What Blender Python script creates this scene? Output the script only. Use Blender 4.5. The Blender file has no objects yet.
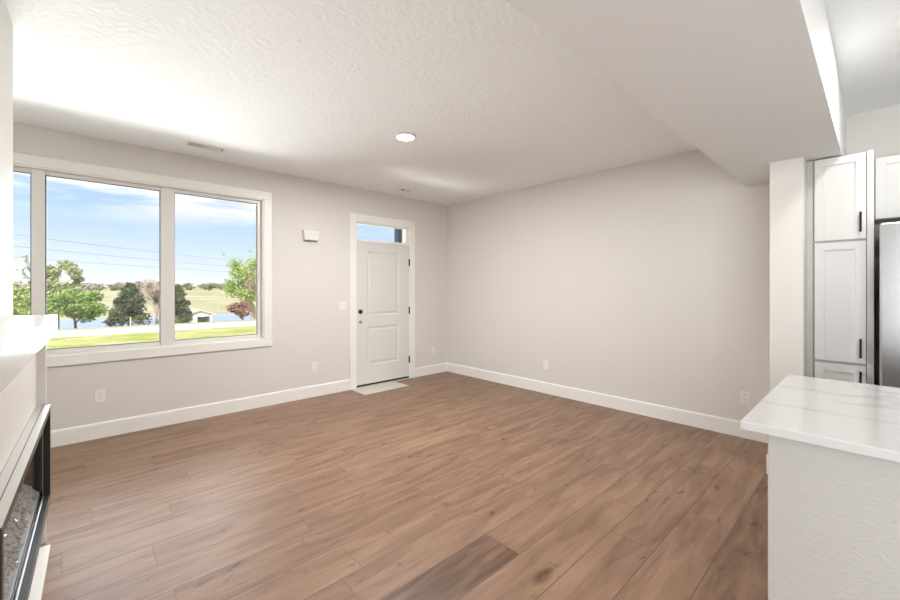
import bpy, bmesh, math, random
from mathutils import Vector, Matrix, noise
random.seed(7)
scn = bpy.context.scene
COL = scn.collection
PI = math.pi

# ------------------------------------------------------------------ camera
CAMH = 1.373
cam_d = bpy.data.cameras.new('camera')
cam = bpy.data.objects.new('camera', cam_d)
COL.objects.link(cam)
cam.location = (0, 0, CAMH)
cam.rotation_euler = (PI / 2, 0, -math.atan2(400, 428))
cam_d.sensor_width = 36
cam_d.lens = 400 / 900 * 36
cam_d.shift_y = -12 / 900
cam_d.clip_end = 3000
cam_d.clip_start = 0.02
scn.camera = cam
scn.view_settings.view_transform = 'Standard'
scn.view_settings.look = 'None'
scn.view_settings.gamma = 1
scn.view_settings.exposure = 0.22
scn.view_settings.use_curve_mapping = False
scn.cycles.max_bounces = 12
scn.cycles.diffuse_bounces = 8
scn.cycles.sample_clamp_indirect = 6

# ------------------------------------------------------------------ world
SKY = 1.0
w = bpy.data.worlds.new('sky')
scn.world = w
w.use_nodes = True
nt = w.node_tree
nt.nodes.clear()
def wn(t, **k):
    n = nt.nodes.new(t)
    for a, b in k.items(): setattr(n, a, b)
    return n
out = wn('ShaderNodeOutputWorld'); bg = wn('ShaderNodeBackground'); tc = wn('ShaderNodeTexCoord')
sep = wn('ShaderNodeSeparateXYZ'); nt.links.new(tc.outputs['Generated'], sep.inputs[0])
rp = wn('ShaderNodeValToRGB'); nt.links.new(sep.outputs[2], rp.inputs[0])
cr = rp.color_ramp
cr.elements[0].position = 0.0; cr.elements[0].color = (.90, .94, .98, 1)
cr.elements[1].position = 1.0; cr.elements[1].color = (.22, .38, .70, 1)
for p, c in ((.06, (.70, .82, .96, 1)), (.15, (.46, .66, .93, 1)), (.3, (.42, .60, .88, 1))):
    e = cr.elements.new(p); e.color = c
mp = wn('ShaderNodeMapping'); mp.inputs['Scale'].default_value = (2.2, 2.2, 17); mp.inputs['Rotation'].default_value = (.03, -.05, 0)
nt.links.new(tc.outputs['Generated'], mp.inputs[0])
cn = wn('ShaderNodeTexNoise'); cn.inputs['Scale'].default_value = 1.6; cn.inputs['Detail'].default_value = 7; cn.inputs['Roughness'].default_value = .55
cn.inputs['Distortion'].default_value = .4
nt.links.new(mp.outputs[0], cn.inputs['Vector'])
cm = wn('ShaderNodeMapRange'); cm.inputs[1].default_value = .40; cm.inputs[2].default_value = .56
nt.links.new(cn.outputs[0], cm.inputs[0])
ce = wn('ShaderNodeMapRange'); ce.inputs[1].default_value = .12; ce.inputs[2].default_value = .165
nt.links.new(sep.outputs[2], ce.inputs[0])
cx = wn('ShaderNodeMath', operation='MULTIPLY'); nt.links.new(cm.outputs[0], cx.inputs[0]); nt.links.new(ce.outputs[0], cx.inputs[1])
mx = wn('ShaderNodeMix', data_type='RGBA'); nt.links.new(cx.outputs[0], mx.inputs[0]); nt.links.new(rp.outputs[0], mx.inputs[6])
mx.inputs[7].default_value = (.93, .95, .98, 1)
nt.links.new(mx.outputs[2], bg.inputs[0]); bg.inputs[1].default_value = SKY
nt.links.new(bg.outputs[0], out.inputs[0])

# ------------------------------------------------------------------ sun, daylight and lamps
sd = bpy.data.lights.new('sun', 'SUN'); sd.energy = 4.0; sd.angle = .01; sd.color = (1, .95, .87)
sun = bpy.data.objects.new('sun', sd); COL.objects.link(sun)
sun.rotation_euler = (math.radians(48), 0, math.radians(-30))   # high behind the house, lights the landscape

def area(name, loc, rot, sx, sy, power, col=(1, 1, 1), spread=PI):
    d = bpy.data.lights.new(name, 'AREA'); d.shape = 'RECTANGLE'; d.size = sx; d.size_y = sy; d.energy = power; d.color = col; d.spread = spread
    o = bpy.data.objects.new(name, d); COL.objects.link(o); o.location = loc; o.rotation_euler = rot
    return o
# area lights for picture-window daylight and ground bounce; west fill is added, unseen
area('west_fill_light', (-1.62, -2.25, 1.22), (PI / 2, 0, -PI / 2), 3.5, 2.25, 125, (.95, .98, 1))  # fill added behind the camera to brighten the right wall and cabinets
area('daylight_picture_window', (.2, 5.35, 1.55), (-PI / 2, 0, 0), 2.7, 1.55, 72, (.93, .97, 1))
area('sunlit_ground_bounce', (.9, 9.0, -.25), (-math.radians(118), 0, 0), 8.0, 1.2, 680, (.93, .97, 1))
area('west_fill_uplight', (-4.4, -2.2, -.1), (PI / 2 + math.radians(32), 0, -PI / 2), 4.5, 1.2, 25, (.95, .98, 1))  # unseen upward fill added to lift the ceiling and soffit
LAMPS = [(2.17, 2.91, 66), (-.55, 1.2, 60), (1.3, -1.1, 10), (3.15, -.16, 8), (1.3, -2.9, 12), (3.15, -2.2, 8)]  # mid living room and pantry lamps belong here; the others are added unseen fill

# ------------------------------------------------------------------ helpers
def mat(name, col, rough=.5, metal=0, bump=None, noise_col=None, spec=None, coat=0):
    m = bpy.data.materials.new(name); m.use_nodes = True
    t = m.node_tree; b = t.nodes['Principled BSDF']
    b.inputs['Base Color'].default_value = (*col, 1); b.inputs['Roughness'].default_value = rough; b.inputs['Metallic'].default_value = metal
    if spec is not None: b.inputs['Specular IOR Level'].default_value = spec
    b.inputs['Coat Weight'].default_value = coat
    tcn = t.nodes.new('ShaderNodeTexCoord')
    n = t.nodes.new('ShaderNodeTexNoise'); n.inputs['Detail'].default_value = 4
    t.links.new(tcn.outputs['Object'], n.inputs['Vector'])
    sc, st, di = bump or (40, .03, .002)
    n.inputs['Scale'].default_value = sc
    bp = t.nodes.new('ShaderNodeBump'); bp.inputs['Strength'].default_value = st; bp.inputs['Distance'].default_value = di
    t.links.new(n.outputs[0], bp.inputs['Height']); t.links.new(bp.outputs[0], b.inputs['Normal'])
    if noise_col:
        c2, s2 = noise_col
        n2 = t.nodes.new('ShaderNodeTexNoise'); n2.inputs['Scale'].default_value = s2; n2.inputs['Detail'].default_value = 5
        t.links.new(tcn.outputs['Object'], n2.inputs['Vector'])
        r = t.nodes.new('ShaderNodeMapRange'); r.inputs[1].default_value = .38; r.inputs[2].default_value = .62
        t.links.new(n2.outputs[0], r.inputs[0])
        x = t.nodes.new('ShaderNodeMix'); x.data_type = 'RGBA'
        x.inputs[6].default_value = (*col, 1); x.inputs[7].default_value = (*c2, 1)
        t.links.new(r.outputs[0], x.inputs[0]); t.links.new(x.outputs[2], b.inputs['Base Color'])
    return m

def glass_mat(name, tint=(1, 1, 1), ior=1.45):
    m = bpy.data.materials.new(name); m.use_nodes = True; t = m.node_tree; t.nodes.clear()
    o = t.nodes.new('ShaderNodeOutputMaterial'); tr = t.nodes.new('ShaderNodeBsdfTransparent'); tr.inputs[0].default_value = (*tint, 1)
    g = t.nodes.new('ShaderNodeBsdfGlossy'); g.inputs['Roughness'].default_value = 0.02
    f = t.nodes.new('ShaderNodeFresnel'); f.inputs[0].default_value = ior
    x = t.nodes.new('ShaderNodeMixShader')
    t.links.new(f.outputs[0], x.inputs[0]); t.links.new(tr.outputs[0], x.inputs[1]); t.links.new(g.outputs[0], x.inputs[2]); t.links.new(x.outputs[0], o.inputs[0])
    return m

def emis_mat(name, col, s):
    m = bpy.data.materials.new(name); m.use_nodes = True; b = m.node_tree.nodes['Principled BSDF']
    b.inputs['Base Color'].default_value = (.9, .9, .9, 1); b.inputs['Emission Color'].default_value = (*col, 1); b.inputs['Emission Strength'].default_value = s
    return m

def box(bm, x0, x1, y0, y1, z0, z1, bev=0):
    v = [bm.verts.new(p) for p in ((x0, y0, z0), (x1, y0, z0), (x1, y1, z0), (x0, y1, z0), (x0, y0, z1), (x1, y0, z1), (x1, y1, z1), (x0, y1, z1))]
    f = [bm.faces.new([v[i] for i in q]) for q in ((3, 2, 1, 0), (4, 5, 6, 7), (0, 1, 5, 4), (1, 2, 6, 5), (2, 3, 7, 6), (3, 0, 4, 7))]
    if bev:
        es = {e for a in f for e in a.edges}
        bmesh.ops.bevel(bm, geom=list(es), offset=bev, segments=2, profile=.5, affect='EDGES')
def B(*boxes):
    bm = bmesh.new()
    for b in boxes: box(bm, *b)
    return bm
def prism(bm, pts, axis, a, b):
    """extrude a closed 2-D outline along an axis from a to b"""
    def P(p, t): return {'x': (t, p[0], p[1]), 'y': (p[0], t, p[1]), 'z': (p[0], p[1], t)}[axis]
    A = [bm.verts.new(P(p, a)) for p in pts]; C2 = [bm.verts.new(P(p, b)) for p in pts]
    n = len(pts)
    bm.faces.new(A); bm.faces.new(C2[::-1])
    for i in range(n): bm.faces.new((A[i], C2[i], C2[(i + 1) % n], A[(i + 1) % n]))
    bmesh.ops.recalc_face_normals(bm, faces=bm.faces)
def lathe(bm, prof, c, axis='z', n=24):
    """prof: (radius, offset along axis) list, closed with caps where radius is 0"""
    rings = []
    for r, h in prof:
        ring = []
        for i in range(n):
            a = 2 * PI * i / n; u, v = r * math.cos(a), r * math.sin(a)
            p = {'z': (u, v, h), 'y': (u, h, v), 'x': (h, u, v)}[axis]
            ring.append(bm.verts.new((c[0] + p[0], c[1] + p[1], c[2] + p[2])))
        rings.append(ring)
    for A, C2 in zip(rings, rings[1:]):
        for i in range(n): bm.faces.new((A[i], A[(i + 1) % n], C2[(i + 1) % n], C2[i]))
    bm.faces.new(rings[0][::-1]); bm.faces.new(rings[-1])
    bmesh.ops.recalc_face_normals(bm, faces=bm.faces)
def tube(bm, pts, rads, n=6):
    rings = []
    for i, p in enumerate(pts):
        p = Vector(p)
        d = (Vector(pts[min(i + 1, len(pts) - 1)]) - Vector(pts[max(i - 1, 0)])).normalized()
        u = d.cross(Vector((0.31, .2, .93))).normalized(); v = d.cross(u)
        rings.append([bm.verts.new(p + rads[i] * (math.cos(2 * PI * k / n) * u + math.sin(2 * PI * k / n) * v)) for k in range(n)])
    for A, C2 in zip(rings, rings[1:]):
        for i in range(n): bm.faces.new((A[i], A[(i + 1) % n], C2[(i + 1) % n], C2[i]))
    bm.faces.new(rings[0][::-1]); bm.faces.new(rings[-1])

def wmat(o):
    m = o.matrix_basis.copy(); p = o.parent
    while p: m = p.matrix_basis @ m; p = p.parent
    return m
def obj(name, bm, m, parent=None, origin=None, bev=0, smooth=False, local=False):
    me = bpy.data.meshes.new(name)
    if parent is not None:
        if not local: bm.transform(wmat(parent).inverted())
    else:
        if origin is None:
            xs = [v.co for v in bm.verts]
            origin = ((min(v.x for v in xs) + max(v.x for v in xs)) / 2, (min(v.y for v in xs) + max(v.y for v in xs)) / 2, min(v.z for v in xs))
        bm.transform(Matrix.Translation(-Vector(origin)))
    bm.to_mesh(me); bm.free()
    me.materials.append(m)
    if smooth:
        for f in me.polygons: f.use_smooth = True
    o = bpy.data.objects.new(name, me); COL.objects.link(o)
    if parent is not None: o.parent = parent
    else: o.location = origin
    if bev:
        b = o.modifiers.new('bevel', 'BEVEL'); b.width = bev; b.segments = 2; b.limit_method = 'ANGLE'
    return o
def tag(o, label, cat, group=None):
    o['label'] = label; o['category'] = cat
    if group: o['group'] = group
    return o
def thing(name, label, cat, loc=(0, 0, 0), rz=0, group=None):
    o = bpy.data.objects.new(name, None); COL.objects.link(o); o.location = loc; o.rotation_euler = (0, 0, rz); o.empty_display_size = .1
    return tag(o, label, cat, group)
def structure(o, kind='structure'):
    o['kind'] = kind; return o
def sroot(name, loc):
    o = bpy.data.objects.new(name, None); COL.objects.link(o); o.location = loc; o.empty_display_size = .1
    return structure(o)
def dup(root, loc, rz=0, label=None, group=None):
    r = root.copy(); COL.objects.link(r); r.location = loc; r.rotation_euler = (0, 0, rz)
    if label: r['label'] = label
    if group: r['group'] = group
    for ch in list(root.children):
        c = ch.copy(); COL.objects.link(c); c.parent = r
        for g in ch.children:
            d = g.copy(); COL.objects.link(d); d.parent = c
    return r

# ------------------------------------------------------------------ materials
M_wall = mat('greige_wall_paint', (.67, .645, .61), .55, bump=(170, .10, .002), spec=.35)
M_ceil = mat('knockdown_ceiling', (.87, .89, .90), .8, bump=(32, .8, .009))
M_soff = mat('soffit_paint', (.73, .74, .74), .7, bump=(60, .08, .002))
M_trim = mat('white_trim_paint', (.80, .79, .76), .35, spec=.4)
M_vinyl = mat('white_window_vinyl', (.71, .695, .67), .3)
M_door = mat('painted_steel_door', (.66, .65, .625), .4)
M_gasket = mat('grey_glazing_gasket', (.13, .13, .13), .6)
M_plate = mat('white_plastic_plate', (.78, .76, .73), .35)
M_slot = mat('dark_slot', (.08, .075, .07), .6)
M_black = mat('matte_black_metal', (.012, .012, .012), .35, metal=.3)
M_gloss = mat('glossy_black_frame', (.03, .03, .028), .32, spec=.5)
M_chrome = mat('brushed_nickel', (.50, .49, .47), .3, metal=1)
M_cab = mat('white_cabinet_paint', (.72, .715, .70), .32)
M_cabside = mat('cabinet_side_panel', (.50, .495, .485), .35)
M_mantel = mat('semi_gloss_mantel_white', (.66, .655, .64), .2, spec=.5, coat=.1)
M_glass = glass_mat('window_glass')
M_fglass = glass_mat('fireplace_glass', (.97, .97, .97))
_t = M_fglass.node_tree; _x = [n for n in _t.nodes if n.bl_idname == 'ShaderNodeMixShader'][0]; _t.links.remove(_x.inputs[0].links[0]); _x.inputs[0].default_value = .16
M_lens = emis_mat('led_lens', (1, .97, .9), 14)
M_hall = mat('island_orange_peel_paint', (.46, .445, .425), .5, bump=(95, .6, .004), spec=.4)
M_mat = mat('pale_vinyl_mat', (.56, .53, .47), .6)
M_island = M_hall

def brushed():
    m = mat('brushed_stainless_steel', (.60, .60, .60), .26, metal=1)
    t = m.node_tree; b = t.nodes['Principled BSDF']; tcn = t.nodes.new('ShaderNodeTexCoord'); mpn = t.nodes.new('ShaderNodeMapping')
    mpn.inputs['Scale'].default_value = (4, 4, 900); n = t.nodes.new('ShaderNodeTexNoise'); n.inputs['Scale'].default_value = 1
    t.links.new(tcn.outputs['Object'], mpn.inputs[0]); t.links.new(mpn.outputs[0], n.inputs['Vector'])
    bp = t.nodes.new('ShaderNodeBump'); bp.inputs['Strength'].default_value = .05; bp.inputs['Distance'].default_value = .001
    t.links.new(n.outputs[0], bp.inputs['Height']); t.links.new(bp.outputs[0], b.inputs['Normal'])
    return m
M_steel = brushed()
M_steel.node_tree.nodes['Principled BSDF'].inputs['Base Color'].default_value = (.44, .44, .44, 1)

def quartz():
    m = bpy.data.materials.new('white_veined_quartz'); m.use_nodes = True; t = m.node_tree; b = t.nodes['Principled BSDF']
    b.inputs['Roughness'].default_value = .14
    tcn = t.nodes.new('ShaderNodeTexCoord'); mpn = t.nodes.new('ShaderNodeMapping'); mpn.inputs['Rotation'].default_value = (0, 0, .5); mpn.inputs['Scale'].default_value = (1, .45, 1)
    n = t.nodes.new('ShaderNodeTexNoise'); n.inputs['Scale'].default_value = 1.7; n.inputs['Detail'].default_value = 6; n.inputs['Distortion'].default_value = .7
    t.links.new(tcn.outputs['Object'], mpn.inputs[0]); t.links.new(mpn.outputs[0], n.inputs['Vector'])
    s = t.nodes.new('ShaderNodeMath'); s.operation = 'SUBTRACT'; s.inputs[1].default_value = .5; t.links.new(n.outputs[0], s.inputs[0])
    a = t.nodes.new('ShaderNodeMath'); a.operation = 'ABSOLUTE'; t.links.new(s.outputs[0], a.inputs[0])
    r = t.nodes.new('ShaderNodeMapRange'); r.inputs[1].default_value = 0; r.inputs[2].default_value = .022; t.links.new(a.outputs[0], r.inputs[0])
    x = t.nodes.new('ShaderNodeMix'); x.data_type = 'RGBA'; x.inputs[6].default_value = (.50, .495, .485, 1); x.inputs[7].default_value = (.58, .58, .57, 1)
    t.links.new(r.outputs[0], x.inputs[0]); t.links.new(x.outputs[2], b.inputs['Base Color'])
    return m
M_quartz = quartz()

KNOT = (1.63, 1.09)
def wood():
    m = bpy.data.materials.new('oak_vinyl_planks'); m.use_nodes = True; t = m.node_tree; N = t.nodes; L = t.links; b = N['Principled BSDF']
    uv = N.new('ShaderNodeUVMap'); uv.uv_map = 'plank'
    at = N.new('ShaderNodeAttribute'); at.attribute_name = 'tone'      # r tone, g seed, b length
    sp = N.new('ShaderNodeSeparateColor'); L.new(at.outputs['Color'], sp.inputs[0])
    su = N.new('ShaderNodeSeparateXYZ'); L.new(uv.outputs[0], su.inputs[0])
    def math_(op, a, c=None):
        n = N.new('ShaderNodeMath'); n.operation = op
        for i, q in enumerate((a, c)):
            if q is None: continue
            if isinstance(q, (int, float)): n.inputs[i].default_value = q
            else: L.new(q, n.inputs[i])
        return n.outputs[0]
    off = math_('MULTIPLY', sp.outputs[1], 57.0)
    cv = N.new('ShaderNodeCombineXYZ'); L.new(math_('ADD', su.outputs[0], off), cv.inputs[0]); L.new(su.outputs[1], cv.inputs[1]); L.new(off, cv.inputs[2])
    def tex(scale, nscale, detail, dist, rough=.55):
        mpn = N.new('ShaderNodeMapping'); mpn.inputs['Scale'].default_value = scale; L.new(cv.outputs[0], mpn.inputs[0])
        n = N.new('ShaderNodeTexNoise'); n.inputs['Scale'].default_value = nscale; n.inputs['Detail'].default_value = detail; n.inputs['Distortion'].default_value = dist; n.inputs['Roughness'].default_value = rough
        L.new(mpn.outputs[0], n.inputs['Vector']); return n.outputs[0]
    broad = tex((1, 6.5, 1), 2.0, 5, .7)
    grain = tex((2.2, 60, 1), 1.6, 5, .5, .65)
    blot = tex((1, 2.2, 1), 5.0, 3, 1.6)
    def rng(v, a, c, d=0, e=1):
        n = N.new('ShaderNodeMapRange'); n.inputs[1].default_value = a; n.inputs[2].default_value = c; n.inputs[3].default_value = d; n.inputs[4].default_value = e
        L.new(v, n.inputs[0]); return n.outputs[0]
    knot = rng(blot, .62, .78)
    val = math_('ADD', math_('MULTIPLY', rng(broad, .3, .7), .50), math_('MULTIPLY', rng(grain, .25, .75), .17))
    val = math_('ADD', val, math_('MULTIPLY', sp.outputs[0], .42))
    val = math_('SUBTRACT', val, math_('MULTIPLY', knot, .50))
    # one large oval knot in the plank near the camera
    ob = N.new('ShaderNodeTexCoord'); so = N.new('ShaderNodeSeparateXYZ'); L.new(ob.outputs['Object'], so.inputs[0])
    ex = math_('DIVIDE', math_('SUBTRACT', so.outputs[0], KNOT[0]), .085); ey = math_('DIVIDE', math_('SUBTRACT', so.outputs[1], KNOT[1]), .034)
    rad = math_('ADD', math_('SQRT', math_('ADD', math_('MULTIPLY', ex, ex), math_('MULTIPLY', ey, ey))), math_('MULTIPLY', blot, .9))
    val = math_('SUBTRACT', val, rng(rad, 1.7, .9, 0, .55))
    cr = N.new('ShaderNodeValToRGB'); L.new(val, cr.inputs[0]); e = cr.color_ramp
    e.elements[0].position = 0.0; e.elements[0].color = (0.073, 0.034, 0.018, 1)
    e.elements[1].position = 1.0; e.elements[1].color = (0.323, 0.204, 0.137, 1)
    q = e.elements.new(.38); q.color = (0.176, 0.099, 0.062, 1)
    q = e.elements.new(.70); q.color = (0.258, 0.155, 0.101, 1)
    # seams from the distance to the plank's own edges
    v1 = math_('MINIMUM', su.outputs[1], math_('SUBTRACT', .232, su.outputs[1]))
    v2 = math_('MINIMUM', su.outputs[0], math_('SUBTRACT', math_('MULTIPLY', sp.outputs[2], 4.0), su.outputs[0]))
    v2 = math_('ADD', v2, .0009)
    ed = rng(math_('MINIMUM', v1, v2), .0008, .0032)
    x = N.new('ShaderNodeMix'); x.data_type = 'RGBA'; x.inputs[6].default_value = (.10, .060, .040, 1); L.new(ed, x.inputs[0]); L.new(cr.outputs[0], x.inputs[7])
    L.new(x.outputs[2], b.inputs['Base Color'])
    b.inputs['Roughness'].default_value = .42; b.inputs['Specular IOR Level'].default_value = .4
    bp = N.new('ShaderNodeBump'); bp.inputs['Strength'].default_value = .12; bp.inputs['Distance'].default_value = .002
    L.new(math_('ADD', math_('MULTIPLY', grain, .4), ed), bp.inputs['Height']); L.new(bp.outputs[0], b.inputs['Normal'])
    return m
M_wood = wood()

# ------------------------------------------------------------------ room shell
XW, XE, YS, YN, H = -1.35, 4.482, -4.3, 4.868, 2.74
T = .2
# floor built plank by plank in one mesh
PW, Y0 = .232, .103
joints = {13: (.067,), 12: (.43,), 10: (.295,), 9: (.977,), 6: (.914,), 5: (1.67, .55), 3: (2.21,), 2: (2.74, 3.91), 1: (2.51,)}
tones = {(5, .55): -.22, (6, .914): .62, (1, 2.51): .20, (4, 99): .5}
bm = bmesh.new(); uvl = bm.loops.layers.uv.new('plank'); cl = bm.loops.layers.float_color.new('tone')
r0, r1 = int(math.floor((YS - T - Y0) / PW)), int(math.ceil((YN + T - Y0) / PW))
rr = random.Random(11)
for r in range(r0, r1):
    ya, yb = Y0 + r * PW, Y0 + (r + 1) * PW
    ya_, yb_ = max(ya, YS), min(yb, YN + .02)
    if yb_ <= ya_: continue
    js = sorted(joints.get(r, (rr.uniform(XW, XW + 1.4),)))
    while js[0] > XW: js.insert(0, js[0] - rr.uniform(1.15, 1.55))
    while js[-1] < XE: js.append(js[-1] + rr.uniform(1.15, 1.55))
    for a, c in zip(js, js[1:]):
        xa, xb = max(a, XW), min(c, XE)
        if xb <= xa: continue
        tone = tones.get((r, round(a, 3)), rr.choice((.42, .5, .55, .6, .65, .78, .7)))
        vs = [bm.verts.new(p) for p in ((xa, ya_, 0), (xb, ya_, 0), (xb, yb_, 0), (xa, yb_, 0))]
        f = bm.faces.new(vs); s = rr.random()
        for l in f.loops:
            l[uvl].uv = (l.vert.co.x - a, l.vert.co.y - ya); l[cl] = (tone, s, (c - a) / 4.0, 1)
        lo = [bm.verts.new((v.co.x, v.co.y, -.15)) for v in vs]
        bm.faces.new(lo[::-1])
structure(obj('floor', bm, M_wood, origin=(0, 0, 0)))

WX0, WX1, WZ0, WZ1 = -1.18, 1.59, .785, 2.40       # picture window opening
DX0, DX1, DZ1 = 2.785, 3.715, 2.29                 # door + transom opening
structure(obj('wall_north', B((XW - T, WX0, YN, YN + T, -.6, H), (WX0, WX1, YN, YN + T, -.6, WZ0), (WX0, WX1, YN, YN + T, WZ1, H),
    (WX1, DX0, YN, YN + T, -.6, H), (DX0, DX1, YN, YN + T, DZ1, H), (DX1, XE + T, YN, YN + T, -.6, H), (DX0, DX1, YN, YN + T, -.6, -.002)), M_wall, origin=(0, YN, 0)))
structure(obj('wall_east', B((XE, XE + T, YS - T, YN, -.15, H)), M_wall, origin=(XE, 0, 0)))
structure(obj('wall_west', B((XW - T, XW, YS - T, -4.05, -.15, H), (XW - T, XW, -.45, YN, -.15, H), (XW - T, XW, -4.05, -.45, -.15, .05), (XW - T, XW, -4.05, -.45, 2.4, H)), M_wall, origin=(XW, 0, 0)))
structure(obj('wall_south', B((XW, XE, YS - T, YS, -.15, H)), M_wall, origin=(0, YS, 0)))
structure(obj('ceiling', B((XW - T, XE + T, YS - T, YN + T, H, H + .2)), M_ceil, origin=(0, 0, H)))
# stair bulkhead: flat underside that slopes up 45 degrees to the ceiling
bm = bmesh.new(); SZ = 2.30
prism(bm, [(.172, H), (.172, SZ), (.82, SZ), (1.205, H)], 'x', XW, XE)
structure(obj('ceiling_soffit', bm, M_soff, origin=(2, .5, SZ)))
# short wing wall that carries the bulkhead beside the pantry
PX, PY0, PY1 = 3.74, .357, .547
structure(obj('wall_wing', B((PX, XE, PY0, PY1, 0, SZ)), M_wall, origin=(PX, .45, 0), bev=.006))

def baseboard(name, runs):
    """runs: list of (axis, fixed face coordinate, direction it sticks out, from, to)"""
    bm = bmesh.new()
    for ax, f, s, a, c in runs:
        prof = [(0, 0), (.016, 0), (.016, .128), (.011, .140), (0, .143)]
        if ax == 'x': prism(bm, [(f + s * p, q) for p, q in prof], 'x', a, c)
        else: prism(bm, [(f + s * p, q) for p, q in prof], 'y', a, c)
    return structure(obj(name, bm, M_trim))
baseboard('baseboard_north', [('x', YN, -1, XW, 2.69), ('x', YN, -1, 3.80, XE)])
baseboard('baseboard_east', [('y', XE, -1, PY1, YN - .016)])
baseboard('baseboard_wing', [('y', PX, -1, PY0, PY1 + .016), ('x', PY1, 1, PX - .0, XE - .016)])
baseboard('baseboard_west', [('y', XW, 1, -.45, 1.0), ('y', XW, 1, 3.15, YN - .016)])

# ------------------------------------------------------------------ picture window
win = sroot('window_1', ((WX0 + WX1) / 2, YN, WZ0))
CW = .09
obj('window_casing', B((WX0 - CW, WX1 + CW, YN - .018, YN, WZ1, WZ1 + CW), (WX0 - CW, WX1 + CW, YN - .018, YN, WZ0 - CW, WZ0),
    (WX0 - CW, WX0, YN - .018, YN, WZ0, WZ1), (WX1, WX1 + CW, YN - .018, YN, WZ0, WZ1)), M_trim, win, bev=.003)
g = .012
obj('window_jamb', B((WX0, WX0 + g, YN - .005, YN + .10, WZ0, WZ1), (WX1 - g, WX1, YN - .005, YN + .10, WZ0, WZ1), (WX0, WX1, YN - .005, YN + .10, WZ1 - g, WZ1), (WX0, WX1, YN - .005, YN + .10, WZ0, WZ0 + g)), M_trim, win)
F0, F1 = YN + .045, YN + .10
panes = [(-1.126, -.277), (-.197, .619), (.733, 1.536)]
GZ0, GZ1 = .833, 2.352
fx0, fx1, fz0, fz1 = WX0 + g, WX1 - g, WZ0 + g, WZ1 - g
obj('window_frame', B((fx0, panes[0][0], F0, F1, fz0, fz1), (panes[0][1], panes[1][0], F0 - .02, F1, fz0, fz1), (panes[1][1], panes[2][0], F0 - .02, F1, fz0, fz1), (panes[2][1], fx1, F0, F1, fz0, fz1),
    *[(a, c, F0, F1, fz0, GZ0) for a, c in panes], *[(a, c, F0, F1, GZ1, fz1) for a, c in panes]), M_vinyl, win, bev=.004)
for a, c in panes:
    q = .008
    s = obj('glazing_bead', B((a, a + q, F0 + .012, F0 + .03, GZ0, GZ1), (c - q, c, F0 + .012, F0 + .03, GZ0, GZ1), (a, c, F0 + .012, F0 + .03, GZ1 - q, GZ1), (a, c, F0 + .012, F0 + .03, GZ0, GZ0 + q)), M_gasket, win)
    obj('window_pane', B((a, c, F0 + .022, F0 + .026, GZ0, GZ1)), M_glass, win)

# glazed opening added in the unseen side wall to admit the fill light
pw = sroot('fill_light_opening', (XW, -2.25, .05))
obj('window_frame', B((XW - .12, XW - .05, -4.05, -3.97, .05, 2.4), (XW - .12, XW - .05, -.53, -.45, .05, 2.4), (XW - .12, XW - .05, -2.29, -2.21, .05, 2.4), (XW - .12, XW - .05, -3.97, -2.29, 2.33, 2.4), (XW - .12, XW - .05, -2.21, -.53, 2.33, 2.4)), M_vinyl, pw)


# ------------------------------------------------------------------ entry door with transom
door = sroot('door_1', ((DX0 + DX1) / 2, YN, 0))
cx0, cx1, cz = 2.692, 3.798, 2.388
obj('door_casing', B((cx0, 2.79, YN - .018, YN, 0, cz), (3.707, cx1, YN - .018, YN, 0, cz), (2.79, 3.707, YN - .018, YN, 2.285, cz)), M_trim, door, bev=.003)
obj('door_jamb', B((DX0, 2.80, YN - .006, YN + .12, 0, DZ1), (3.70, DX1, YN - .006, YN + .12, 0, DZ1), (2.80, 3.70, YN - .006, YN + .12, 2.275, DZ1), (2.80, 3.70, YN - .004, YN + .12, 2.012, 2.045)), M_trim, door)
obj('transom_frame', B((2.80, 2.812, YN + .02, YN + .09, 2.045, 2.275), (3.668, 3.70, YN + .02, YN + .09, 2.045, 2.275), (2.812, 3.668, YN + .02, YN + .09, 2.268, 2.275), (2.812, 3.668, YN + .02, YN + .09, 2.045, 2.050)), M_vinyl, door)
obj('transom_pane', B((2.812, 3.668, YN + .045, YN + .049, 2.050, 2.268)), M_glass, door)
# slab with two recessed moulded panels
def slab():
    bm = bmesh.new()
    x0, x1, z0, z1, yf, yb = 2.804, 3.696, .035, 2.008, YN + .004, YN + .048
    xs = [x0, 2.955, 3.530, x1]; zs = [z0, .262, .842, .972, 1.895, z1]
    xs = [x0, 2.975, 3.515, x1]; zs = [z0, .292, .828, .985, 1.885, z1]
    for i in range(3):
        for j in range(5):
            if i == 1 and j in (1, 3):
                a, c, d, e = xs[1], xs[2], zs[j], zs[j + 1]
                loops = []
                for ins, dep in ((0, 0), (.012, .010), (.030, .010), (.048, .003)):
                    loops.append([bm.verts.new(p) for p in ((a + ins, yf + dep, d + ins), (c - ins, yf + dep, d + ins), (c - ins, yf + dep, e - ins), (a + ins, yf + dep, e - ins))])
                for A, C2 in zip(loops, loops[1:]):
                    for k in range(4): bm.faces.new((A[k], A[(k + 1) % 4], C2[(k + 1) % 4], C2[k]))
                bm.faces.new(loops[-1])
            else:
                bm.faces.new([bm.verts.new(p) for p in ((xs[i], yf, zs[j]), (xs[i + 1], yf, zs[j]), (xs[i + 1], yf, zs[j + 1]), (xs[i], yf, zs[j + 1]))])
    bmesh.ops.remove_doubles(bm, verts=bm.verts, dist=1e-5)
    bd = [e for e in bm.edges if e.is_boundary]
    r = bmesh.ops.extrude_edge_only(bm, edges=bd)
    nv = [g_ for g_ in r['geom'] if isinstance(g_, bmesh.types.BMVert)]
    for v in nv: v.co.y = yb
    bmesh.ops.recalc_face_normals(bm, faces=bm.faces)
    return bm
obj('door_slab', slab(), M_door, door)
obj('door_back', B((2.806, 3.694, YN + .049, YN + .052, .036, 2.007)), M_door, door)
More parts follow.
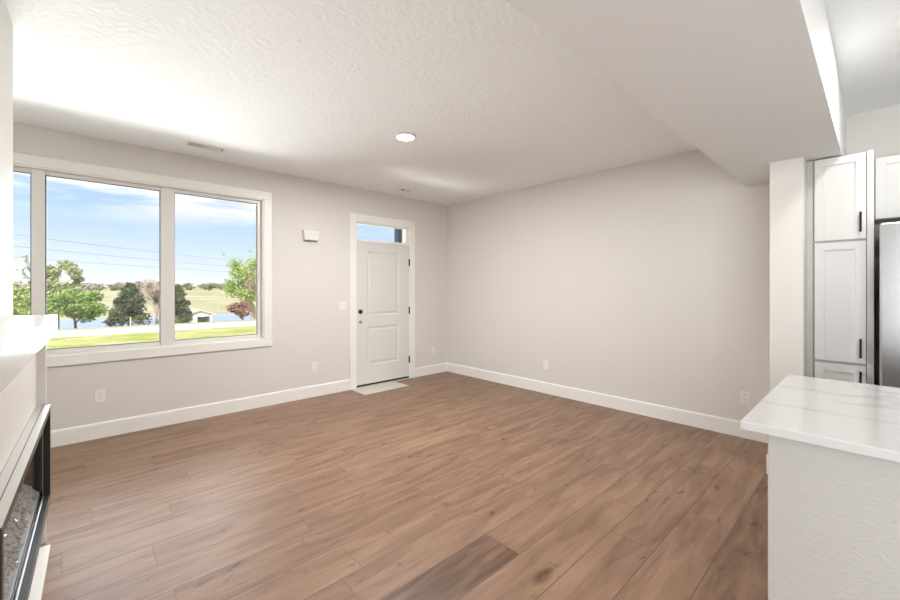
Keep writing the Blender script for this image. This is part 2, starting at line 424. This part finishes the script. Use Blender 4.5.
sw_ = obj('door_sweep', B((2.804, 3.696, YN + .002, YN + .05, .012, .034)), M_black, door); sw_['label'] = 'black rubber sweep along the foot of the door'
obj('threshold', B((2.80, 3.70, YN - .02, YN + .14, 0, .011)), M_cabside, door)
bm = bmesh.new(); lathe(bm, [(.030, .004), (.030, -.004), (.027, -.016), (.020, -.019)], (2.862, YN, 1.047), 'y'); d = obj('deadbolt', bm, M_black, door, smooth=False); d['label'] = 'round black deadbolt'
bm = bmesh.new(); lathe(bm, [(.021, .004), (.021, -.002), (.010, -.004), (.010, -.018)], (2.862, YN, .905), 'y'); box(bm, 2.860, 2.874, YN - .03, YN - .012, .899, .911)
d = obj('door_handle', bm, M_chrome, door); d['label'] = 'bare chrome latch spindle without a knob'
for hz in (1.76, 1.035, .29):
    bm = B((3.690, 3.708, YN - .009, YN + .002, hz - .05, hz + .05)); lathe(bm, [(.007, hz - .054), (.007, hz + .054)], (3.699, YN - .010, 0), 'z', 10)
    d = obj('hinge', bm, M_black, door); d['label'] = 'black butt hinge'

# pale mat in front of the door
bm = bmesh.new(); box(bm, 2.70, 3.41, 4.485, 4.845, 0.0005, .006, .002)
mm = obj('door_mat', bm, M_mat); tag(mm, 'thin pale grey rectangular mat on the wood floor at the front door', 'mat')

# ------------------------------------------------------------------ wall plates, chime, vents
def outlet(loc, rz, label, group='electrical outlets low on the walls'):
    t = thing('electrical_outlet', label, 'outlet', loc, rz)
    bm = bmesh.new(); box(bm, -.038, .038, -.006, 0, -.0575, .0575, .002); obj('cover_plate', bm, M_plate, t, local=True)
    for z in (-.022, .022):
        bm = bmesh.new(); lathe(bm, [(.0165, -.0095), (.0165, -.006)], (0, 0, z), 'y', 18); f = obj('receptacle', bm, M_plate, t, local=True)
        obj('slots', B((-.008, -.0055, -.0100, -.0094, z - .001, z + .008), (.0055, .008, -.0100, -.0094, z - .001, z + .008), (-.002, .002, -.0100, -.0094, z - .010, z - .006)), M_slot, f, local=True)
    return t
outlet((.160, YN, .385), 0, 'white duplex outlet on the wall below the picture window', )
o2 = outlet((2.200, YN, .375), 0, 'white outlet plate just left of the front door, low on the wall')
outlet((4.177, YN, .372), 0, 'white outlet between the front door and the room corner')
outlet((XE, 2.96, .37), -PI / 2, 'white outlet low on the long right wall, nearer the corner')
outlet((XE, .832, .37), -PI / 2, 'white outlet on the right wall beside the countertop end')
t = thing('light_switch', 'white two-gang switch plate on the wall left of the door at deadbolt height', 'light switch', (2.592, YN, 1.135))
bm = bmesh.new(); box(bm, -.058, .058, -.006, 0, -.0575, .0575, .002); obj('cover_plate', bm, M_plate, t, local=True)
for x in (-.023, .023):
    bm = bmesh.new(); box(bm, x - .016, x + .016, -.009, -.006, -.033, .033, .001); obj('rocker', bm, M_plate, t, local=True)
t = thing('door_chime', 'white rounded door chime box high on the wall between window and door', 'door chime', (2.145, YN, 1.965))
bm = bmesh.new()
prof = [(0, .0), (-.045, .0), (-.052, .020), (-.060, .10), (-.050, .128), (0, .132)]
prism(bm, prof, 'x', -.103, .103)
for v in bm.verts:
    k = 1 - .14 * (1 - v.co.z / .132); v.co.x *= k
obj('chime_cover', bm, M_plate, t, bev=.012, local=True)
obj('sound_slot', B((-.085, .085, -.040, -.008, -.003, 0)), M_slot, t, local=True)

def vent(loc, L, W, label, rz=0):
    t = thing('ceiling_vent', label, 'vent', loc, rz, 'ceiling vents')
    del t['group']
    l, w2 = L / 2, W / 2
    obj('vent_frame', B((-l, l, -w2, -w2 + .012, -.006, 0), (-l, l, w2 - .012, w2, -.006, 0), (-l, -l + .012, -w2 + .012, w2 - .012, -.006, 0), (l - .012, l, -w2 + .012, w2 - .012, -.006, 0)), M_trim, t, local=True)
    obj('backing', B((-l + .012, l - .012, -w2 + .012, w2 - .012, -.0015, -.0005)), M_slot, t, local=True)
    n = int((L - .03) / .016)
    bm = bmesh.new()
    for i in range(n):
        x = -l + .018 + i * .016
        s = -1 if i < n / 2 else 1
        prism(bm, [(x + s * .0045, -.0055), (x + s * .0055, -.0055), (x - s * .0045, -.0020), (x - s * .0055, -.0020)], 'y', -w2 + .012, w2 - .012)
    obj('louvre', bm, M_trim, t, local=True)
    return t
vent((.915, 4.437, H), .32, .13, 'long white supply vent with grey slats in the ceiling near the picture window')
vent((3.35, 4.50, H), .17, .10, 'small grey vent in the ceiling above the front door')

def downlight(x, y, power, label):
    t = thing('recessed_light', label, 'ceiling light', (x, y, H))
    bm = bmesh.new(); lathe(bm, [(.078, -.001), (.098, -.001), (.100, -.006), (.094, -.012), (.078, -.012)], (0, 0, 0), 'z', 32)
    bmesh.ops.delete(bm, geom=[f for f in bm.faces if len(f.verts) > 4], context='FACES')
    obj('trim_ring', bm, M_trim, t, local=True, smooth=False)
    bm = bmesh.new(); lathe(bm, [(.078, -.002), (.078, -.009), (.05, -.011)], (0, 0, 0), 'z', 32); obj('lens', bm, M_lens, t, local=True)
    d = bpy.data.lights.new('downlight_glow', 'AREA'); d.shape = 'DISK'; d.size = .15; d.energy = power; d.color = (1, .985, .96)
    o = bpy.data.objects.new('downlight_glow', d); COL.objects.link(o); o.location = (x, y, H - .014)
labs = ['lit round recessed light in the middle of the living room ceiling', 'added unseen fill downlight in the ceiling near the fireplace', 'added unseen fill downlight over the space left of the island',
        'lit recessed light in front of the pantry and refrigerator', 'added unseen fill downlight near the added west opening', 'added unseen fill downlight at the far side of the kitchen']
for (x, y, p), lb in zip(LAMPS, labs): downlight(x, y, p, lb)

# ------------------------------------------------------------------ fireplace (its axis leans 1.6 degrees)
FO = (-.100, 3.04, 0); FR = -.0286
FM = Matrix.Translation(FO) @ Matrix.Rotation(FR, 4, 'Z')
def fobj(name, bm, m, parent=None, bev=0):
    if parent is None:
        o = obj(name, bm, m, origin=(0, 0, 0)); o.location = FO; o.rotation_euler = (0, 0, FR)
        if bev:
            b = o.modifiers.new('bevel', 'BEVEL'); b.width = bev; b.segments = 2; b.limit_method = 'ANGLE'
        return o
    return obj(name, bm, m, parent, bev=bev, local=True)
NL = -1.95
structure(fobj('wall_chimney_breast', B((-1.4, -.1425, NL, .043, 1.228, H), (-1.4, -.5, NL, .043, 0, 1.228)), M_wall))
fs = thing('fireplace_surround', 'white painted fireplace surround with a thick glossy mantel shelf', 'fireplace surround', FO, FR)
fobj('surround_panel', B((-.5, -.056, NL, -1.475, .0, 1.135), (-.5, -.056, -1.475, -.003, .0, .235), (-.5, -.056, -1.475, -.003, .748, 1.135), (-.5, -.056, -.003, .018, .0, 1.135)), M_wall, fs)
fobj('leg', B((-.5, -.019, .018, .040, 0, 1.135)), M_trim, fs, bev=.002)
fobj('mantel_shelf', B((-.5, .024, NL, .043, 1.136, 1.227)), M_mantel, fs, bev=.002)
fobj('hearth_trim', B((-.056, .003, NL, -.05, 0, .018)), M_trim, fs, bev=.002)
ff = thing('electric_fireplace', 'long black-framed electric fireplace with crushed glass behind its glass front', 'fireplace', FO, FR)
a, c, z0, z1 = -1.472, -.004, .244, .744
fobj('outer_frame', B((-.055, 0, a, c, z1 - .030, z1), (-.055, 0, a, c, z0, z0 + .030), (-.055, 0, a, a + .030, z0 + .03, z1 - .03), (-.055, 0, c - .030, c, z0 + .03, z1 - .03)), M_gloss, ff, bev=.0015)
fobj('top_flange', B((-.055, -.0005, a, c, z1, z1 + .003)), mat('satin_champagne_metal', (.62, .60, .56), .38, metal=.6), ff)['label'] = 'pale satin metal top flange'
z1 += .003
fobj('frame_seam', B((-.029, -.026, a + .002, c - .002, z1, z1 + .0006)), M_black, ff)
z1 -= .003
i0, i1, j0, j1 = a + .03, c - .03, z0 + .03, z1 - .03
fobj('inner_trim', B((-.030, -.018, i0, i1, j1 - .008, j1), (-.030, -.023, i0, i1, j0, j0 + .008), (-.030, -.026, i0, i0 + .008, j0 + .010, j1 - .012), (-.030, -.026, i1 - .008, i1, j0 + .010, j1 - .012)), M_chrome, ff, bev=.002)
fobj('firebox', B((-.30, -.29, i0, i1, j0, j1), (-.29, -.036, i0, i1, j0 + .0, j0 + .02), (-.29, -.036, i0, i1, j1 - .02, j1), (-.29, -.036, i0, i0 + .012, j0 + .02, j1 - .02), (-.29, -.036, i1 - .012, i1, j0 + .02, j1 - .02)), mat('firebox_black', (.02, .02, .02), .3), ff)
fobj('glass_front', B((-.0345, -.0305, i0, i1, j0, j1)), M_fglass, ff)
bm = bmesh.new()
rc = random.Random(3)
prism(bm, [(-.288, j0 + .32), (-.288, j0 + .021), (-.038, j0 + .021), (-.038, j0 + .028)], 'y', i0 + .013, i1 - .013)
for k in range(1500):
    x, y, r = rc.uniform(-.27, -.045), rc.uniform(i0 + .02, i1 - .02), rc.uniform(.005, .013)
    zz = j0 + .026 + (-.04 - x) / .25 * .292 + r * .3
    m4 = Matrix.Translation((x, y, zz + rc.uniform(0, .008))) @ Matrix.Rotation(rc.uniform(0, 6), 4, Vector((rc.random(), rc.random(), rc.random() + .1)).normalized()) @ Matrix.Diagonal((r, r * rc.uniform(.5, 1), r * rc.uniform(.5, 1), 1))
    bmesh.ops.create_icosphere(bm, subdivisions=1, radius=1, matrix=m4)
cg = fobj('crushed_glass', bm, mat('crushed_glass', (.42, .42, .41), .15, spec=.8), ff); cg['kind'] = 'stuff'

# ------------------------------------------------------------------ island with quartz top
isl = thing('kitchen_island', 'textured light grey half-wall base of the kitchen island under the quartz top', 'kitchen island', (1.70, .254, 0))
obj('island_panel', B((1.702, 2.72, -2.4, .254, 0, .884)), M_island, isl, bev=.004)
bm = bmesh.new()
prof = [(0, 0), (.016, 0), (.016, .128), (.011, .14), (0, .143)]
prism(bm, [(1.702 - p, q) for p, q in prof], 'y', -2.4, .254)
prism(bm, [(.254 + p, q) for p, q in prof], 'x', 1.686, 2.72)
obj('island_baseboard', bm, M_trim, isl)
ct = obj('countertop', B((1.676, 2.76, -2.44, .326, .885, .915)), M_quartz, bev=.003); tag(ct, 'white quartz countertop with faint grey veins on the kitchen island', 'countertop')

# ------------------------------------------------------------------ pantry, upper cabinet, refrigerator
CX = 3.88
pan = thing('pantry_cabinet', 'tall white shaker pantry cabinet between the wing wall and the refrigerator', 'cabinet', (CX, .18, 0))
obj('cabinet_body', B((CX + .02, XE - .002, .050, .322, .0, 2.293)), M_cabside, pan)
obj('filler_strip', B((CX + .012, CX + .03, .322, PY0 - .001, 0, 2.293)), M_cabside, pan)
obj('side_panel', B((CX - .002, XE - .002, .018, .050, .0, 2.293)), M_cab, pan, bev=.001)
def shaker(y0, y1, z0, z1, xf, th=.02, rail=.052):
    return B((xf, xf + th, y0, y0 + rail, z0, z1), (xf, xf + th, y1 - rail, y1, z0, z1), (xf, xf + th, y0 + rail, y1 - rail, z0, z0 + rail), (xf, xf + th, y0 + rail, y1 - rail, z1 - rail, z1),
             (xf + .009, xf + th, y0 + rail, y1 - rail, z0 + rail, z1 - rail))
def bar_handle(parent, xf, y, z0, z1):
    h = obj('handle', B((xf - .032, xf - .024, y - .006, y + .006, z0, z1), (xf - .024, xf, y - .005, y + .005, z0 + .012, z0 + .022), (xf - .024, xf, y - .005, y + .005, z1 - .022, z1 - .012)), M_black, parent, bev=.001)
    h['label'] = 'black bar handle'
for z0, z1, ha, hb in ((1.708, 2.288, 1.752, 1.887), (.862, 1.692, .90, 1.03), (.10, .842, .69, .812)):
    dd = obj('cabinet_door', shaker(.054, .312, z0, z1, CX), M_cab, pan, bev=.0012)
    bar_handle(dd, CX, .080, ha, hb)
UX = 4.17
up = thing('upper_cabinet', 'white shaker upper cabinet above the stainless refrigerator', 'cabinet', (UX, -.45, 1.86))
obj('cabinet_body', B((UX + .02, XE - .002, -.915, .017, 1.862, 2.300)), M_cabside, up)
for y0, y1, hy in ((-.445, .012, -.40), (-.912, -.45, -.49)):
    dd = obj('cabinet_door', shaker(y0, y1, 1.866, 2.298, UX), M_cab, up, bev=.0012)
    bar_handle(dd, UX, hy, 1.90, 2.03)
fr = thing('refrigerator', 'stainless steel refrigerator beside the tall white pantry cabinet', 'refrigerator', (3.7, -.46, 0))
FX = 3.66
obj('refrigerator_body', B((FX + .07, 4.44, -.905, -.015, .02, 1.76)), mat('fridge_side_grey', (.05, .05, .05), .4), fr, bev=.004)
def fdoor(y0, y1, z0, z1):
    bm = bmesh.new(); box(bm, FX, FX + .062, y0, y1, z0, z1, .012); return bm
for y0, y1 in ((-.455, -.006), (-.914, -.465)):
    dd = obj('refrigerator_door', fdoor(y0, y1, .74, 1.78), M_steel, fr)
    yy = y0 + .045 if y1 > -.1 else y1 - .045
    bm = bmesh.new(); tube(bm, [(FX, yy, .84), (FX - .05, yy, .85), (FX - .055, yy, 1.2), (FX - .055, yy, 1.5), (FX - .05, yy, 1.68), (FX, yy, 1.69)], [.010] * 6, 8); obj('handle', bm, M_steel, dd)
dd = obj('freezer_drawer', fdoor(-.914, -.006, .10, .73), M_steel, fr)
bm = bmesh.new(); tube(bm, [(FX, -.85, .66), (FX - .05, -.84, .66), (FX - .055, -.46, .66), (FX - .05, -.08, .66), (FX, -.07, .66)], [.010] * 5, 8); obj('handle', bm, M_steel, dd)
obj('toe_grille', B((FX + .04, FX + .06, -.90, -.02, 0, .09)), M_black, fr)

# ------------------------------------------------------------------ outdoors
M_grass = mat('lawn_grass', (.36, .43, .07), .9, noise_col=((.62, .55, .24), .9))
M_road = mat('pale_concrete_road', (.78, .74, .70), .8, noise_col=((.68, .65, .62), 2))
M_field = mat('dry_field', (.42, .42, .20), .95, noise_col=((.62, .54, .36), .03))
M_pond = mat('pond_water', (.30, .42, .62), .12, bump=(1.5, .1, .05))
M_bark = mat('tree_bark', (.17, .13, .10), .9)
M_twig = mat('bare_twigs', (.55, .44, .36), .9)
M_purple = mat('reddish_bare_twigs', (.38, .22, .17), .9)
def leafmat(n, c1, c2): 
    m = mat(n, c1, .75, noise_col=(c2, 1.4)); return m
M_bright = leafmat('bright_spring_leaves', (.26, .40, .07), (.52, .62, .20))
M_mid = leafmat('mid_green_leaves', (.14, .25, .05), (.34, .46, .11))
M_olive = leafmat('olive_leaves', (.30, .33, .13), (.52, .52, .27))
M_dark = leafmat('dark_evergreen_needles', (.06, .085, .04), (.16, .18, .08))
M_far = leafmat('distant_green_leaves', (.20, .25, .11), (.34, .34, .19))
M_fart = leafmat('distant_tan_branches', (.38, .32, .24), (.48, .40, .32))

def gz(y):
    pr = [(4, -.35), (24, -.40), (40, -2.2), (50, -3.0), (60, -3.6), (66, -4.3), (86, -4.3), (90, -3.6), (130, -3.0), (400, -.4), (600, 2.2), (800, 3.0)]
    for (a_, b_), (c_, d_) in zip(pr, pr[1:]):
        if y <= c_: return b_ + (d_ - b_) * (y - a_) / (c_ - a_)
    return 3.0
def gh(x, y):
    z = gz(y)
    if y > 100: z += noise.noise(Vector((x * .012, y * .006, 3))) * min(2.2, (y - 100) * .008)
    return z
def sheet(ys, xs, zf, th=None):
    bm = bmesh.new(); vv = [[bm.verts.new((x, y, zf(x, y))) for x in xs] for y in ys]
    for i in range(len(ys) - 1):
        for j in range(len(xs) - 1): bm.faces.new((vv[i][j], vv[i][j + 1], vv[i + 1][j + 1], vv[i + 1][j]))
    return bm
xs_ = [-30 + i * 3 for i in range(0, 31)]
o = obj('lawn', sheet([5.07, 8, 12, 16, 19.4], xs_, lambda x, y: -.35), M_grass, origin=(0, 10, -.35)); structure(o, 'stuff'); tag(o, 'bright green lawn strip outside the picture window', 'grass')
structure(obj('road', B((-30, 60, 19.4, 22.2, -.45, -.34)), M_road))
ys_ = [22.2, 24, 28, 32, 36, 40, 45, 50, 55, 60, 63, 66, 76, 86, 90, 100, 115, 130, 160, 200, 240, 280, 320, 360, 400, 450, 500, 550, 600, 700, 800]
structure(obj('ground', sheet(ys_, [-120 + i * 12 for i in range(0, 41)], gh), M_field, origin=(0, 22, 0)))
structure(obj('pond', sheet([58, 92], [-60, 60], lambda x, y: -3.72), M_pond, origin=(0, 75, -3.72)))

def leafblob(bm, c, r, n, ls, rng, shell=.55):
    for _ in range(n):
        d = Vector((rng.gauss(0, 1), rng.gauss(0, 1), rng.gauss(0, 1))).normalized(); k = rng.uniform(shell, 1)
        p = Vector(c) + Vector((d.x * r[0] * k, d.y * r[1] * k, d.z * r[2] * k))
        u = Vector((rng.gauss(0, 1), rng.gauss(0, 1), rng.gauss(0, 1))).normalized(); v = u.orthogonal().normalized(); s = ls * rng.uniform(.5, 1)
        bm.faces.new([bm.verts.new(q) for q in (p - u * s, p + v * s * .6, p + u * s, p - v * s * .6)])
def branches(bm, p, d, ln, r, lvl, rng, up=.15, nb=3, tips=None):
    p = Vector(p); d = Vector(d).normalized(); q = p + d * ln * .55 + Vector((rng.uniform(-1, 1), rng.uniform(-1, 1), 0)) * ln * .06; e = p + d * ln
    tube(bm, [p, q, e], [r, r * .8, r * .55], 5)
    if tips is not None and lvl <= 1: tips.append(e)
    if lvl <= 0: return
    for _ in range(nb):
        dd = (d + Vector((rng.gauss(0, .55), rng.gauss(0, .55), rng.gauss(0, .35) + up))).normalized()
        s = rng.uniform(.35, 1)
        branches(bm, p.lerp(e, s), dd, ln * rng.uniform(.55, .8), r * .5, lvl - 1, rng, up, nb, tips)
def tree(name, label, x, y, h, rad, mleaf, seed, style='round', leaves=1500, ls=.22, crown=.35, cat='tree', mb=None, group=None):
    rng = random.Random(seed); z = gh(x, y) - .05
    t = thing(name, label, cat, (x, y, z), 0, group)
    tb = bmesh.new(); tips = []
    if style == 'bare':
        branches(tb, (0, 0, 0), (0, 0, 1), h * .36, h * .022, 4, rng, .28, 5, tips)
        sc = h / max(v.co.z for v in tb.verts); sx = rad / max(abs(v.co.x) for v in tb.verts)
        for v in tb.verts: v.co.z *= sc; v.co.x *= sx; v.co.y *= sx
        fb = bmesh.new()
        for v in list(tb.verts)[::9]:
            if v.co.z > h * .15: leafblob(fb, v.co, (rad * .12, rad * .12, h * .06), 3, ls * .55, rng, .1)
        obj('branches', tb, mb or M_twig, t, local=True)
        obj('fine_twigs', fb, mb or M_twig, t, local=True)
    elif style == 'cone':
        tube(tb, [(0, 0, 0), (0, 0, h * .5), (0, 0, h * .95)], [h * .03, h * .02, h * .005], 6); obj('trunk', tb, M_bark, t, local=True)
        fb = bmesh.new()
        for k in range(90):
            f = rng.uniform(.06, 1); a_ = rng.uniform(0, 2 * PI); rr_ = rad * (1 - f) ** .62 * .72 * rng.uniform(.2, 1) ** .4
            leafblob(fb, (math.cos(a_) * rr_, math.sin(a_) * rr_, h * (.06 + .90 * f)), (rad * .34 * (1.15 - f * .7),) * 2 + (h * .07,), leaves // 90, ls, rng)
        obj('foliage', fb, mleaf, t, local=True)
    else:
        branches(tb, (0, 0, 0), (rng.uniform(-.1, .1), 0, 1), h * .42, h * .022, 3, rng, .3, 4, tips)
        sc = h * .97 / max(v.co.z for v in tb.verts); sx = rad * .9 / max(abs(v.co.x) for v in tb.verts)
        for v in tb.verts: v.co.z *= sc; v.co.x *= sx; v.co.y *= sx
        if mb:
            for v in tb.verts: v.co.z *= .80; v.co.x *= .75; v.co.y *= .75
        obj('trunk', tb, mb or M_bark, t, local=True)
        fb = bmesh.new(); cz_ = h * (crown + (1 - crown) / 2); hz_ = h * (1 - crown) / 2
        nb = 26 if style == 'round' else 34
        for k in range(nb):
            d = Vector((rng.gauss(0, 1), rng.gauss(0, 1), rng.gauss(0, 1))).normalized() * rng.uniform(.25, .82)
            br = (.36 if style == 'round' else .20)
            leafblob(fb, (d.x * rad, d.y * rad, cz_ + d.z * hz_), (rad * br, rad * br, hz_ * br), leaves // nb, ls, rng, .2)
        if style == 'airy':
            for e in tips[::2]:
                leafblob(fb, (e.x * sx, e.y * sx, e.z * sc), (.35, .35, .3), 6, ls, rng, .1)
        obj('foliage', fb, mleaf, t, local=True)
    return t
tree('leafy_tree', 'tall loose olive-green tree at the left edge of the pond, right of the mullion', -1.3, 56, 8.1, 2.9, M_olive, 1, 'airy', 4800, .20, .30)
tree('leafy_tree', 'tall airy pale tree seen through the narrow left pane', -6.2, 60, 7.4, 1.9, M_olive, 2, 'airy', 1300, .20, .45)
tree('leafy_tree', 'dense green round-topped tree standing before the pond', -.0, 51, 4.5, 2.7, M_mid, 3, 'round', 6000, .18, .25)
tree('leafy_tree', 'bright yellow-green bushy tree low in the narrow left pane', -3.1, 44, 4.3, 1.3, M_bright, 4, 'round', 2600, .18, .15)
tree('evergreen_tree', 'dark broad evergreen in the middle window pane beside the road', 4.25, 56, 5.3, 2.5, M_dark, 5, 'cone', 5200, .18)
tree('bare_tree', 'pale bare-branched tree right of the dark evergreen', 7.1, 60, 6.3, 2.6, None, 6, 'bare')
tree('evergreen_tree', 'dark evergreen at the left of the right pane next to the white shed', 8.3, 54, 5.0, 2.2, M_dark, 7, 'cone', 4200, .18)
tree('leafy_tree', 'tall sparse spring-green tree filling the right side of the right pane', 13.5, 45, 8.6, 4.3, M_bright, 8, 'airy', 8500, .15, .10, mb=M_twig)
tree('bare_shrub', 'reddish-brown bare shrub under the sparse green tree', 11.2, 40, 2.5, 1.25, None, 9, 'bare', cat='shrub', mb=M_purple)
tree('leafy_tree', 'small green bush at the foot of the middle mullion', 7.0, 50, 1.9, .9, M_mid, 12, 'round', 700, .15, .1)
rf = random.Random(21)
for i in range(43):
    y = 340 + (i % 3) * 30 + rf.uniform(-5, 5); x = -36 + i * 3.6 + rf.uniform(-1, 1)
    t = tree('distant_tree', 'small hazy tree on the far hill line beyond the pond', x, y, rf.uniform(3.5, 6.5), rf.uniform(3.2, 6), rf.choice((M_far, M_fart, M_fart)), 100 + i, 'round', 240, 1.0, .02, group='distant trees along the hill line')

# white shed with open front
sh = thing('shed', 'small white open-fronted shed with gable roof by the pond', 'shed', (12.1, 62, gh(12.1, 62)))
M_shed = mat('white_shed_siding', (.82, .80, .78), .7)
bm = B((-1.7, -1.5, -1.4, 1.6, 0, 1.7), (.9, 1.15, -1.4, 1.6, 0, 1.7), (-1.5, .9, 1.45, 1.6, 0, 1.7), (-1.5, -.55, -1.4, -1.25, 0, 1.7), (-.55, .9, -1.4, -1.25, 1.45, 1.7))
obj('walls', bm, M_shed, sh, local=True)
bm = bmesh.new(); prism(bm, [(-2.2, 1.62), (-.3, 2.25), (1.6, 1.62), (1.6, 1.72), (-.3, 2.38), (-2.2, 1.72)], 'y', -1.7, 1.8); obj('roof', bm, mat('pale_shed_roof', (.75, .72, .70), .7), sh, local=True)
bm = bmesh.new(); prism(bm, [(-1.7, 1.7), (1.15, 1.7), (-.3, 2.2)], 'y', -1.4, -1.3); obj('gable', bm, M_shed, sh, local=True)
# utility marker post beyond the road
mk = thing('marker_post', 'thin white marker post with a yellow cap in front of the dark evergreen', 'post', (2.33, 30, gh(2.33, 30)))
bm = bmesh.new(); lathe(bm, [(.05, 0), (.05, .75)], (0, 0, 0), 'z', 10); bm.transform(Matrix.Diagonal((.6, .6, .8, 1))); obj('post', bm, M_shed, mk, local=True)
bm = bmesh.new(); lathe(bm, [(.055, .75), (.055, .92), (.03, .95)], (0, 0, 0), 'z', 10); bm.transform(Matrix.Diagonal((.6, .6, .8, 1))); c_ = obj('cap', bm, mat('yellow_cap', (.85, .55, .05), .5), mk, local=True); c_['label'] = 'yellow cap'
# overhead wires
M_wire = mat('weathered_wire', (.25, .26, .29), .6)
for k, (p, q, lb) in enumerate((((-4.4, 56.6, 6.5), (25.0, 84.5, 6.5), 'topmost of the overhead wires crossing the sky'),
                            ((-5.6, 72.1, 6.5), (32.5, 109.9, 6.5), 'second overhead wire from the top crossing the sky'),
                            ((-7.6, 97.7, 6.5), (43.4, 146.5, 6.5), 'lowest of the overhead wires crossing the sky'))):
    p, q = Vector(p), Vector(q); d = q - p; bm = bmesh.new(); pts = []
    for i in range(13):
        s = -.4 + i * 1.8 / 12; v = p + d * s; v.z += 1.2 * ((s - .5) ** 2 - .25) * .5; pts.append(v)
    tube(bm, pts, [.020 + .005 * k] * 13, 5); tag(obj('power_line', bm, M_wire), lb, 'power line')
# dark porch post outside the entry
pp = obj('porch_post', B((3.98, 4.075, 5.55, 5.65, -.35, 3.0)), mat('navy_porch_post', (.02, .035, .07), .5)); tag(pp, 'dark navy porch post seen through the right end of the transom', 'post')
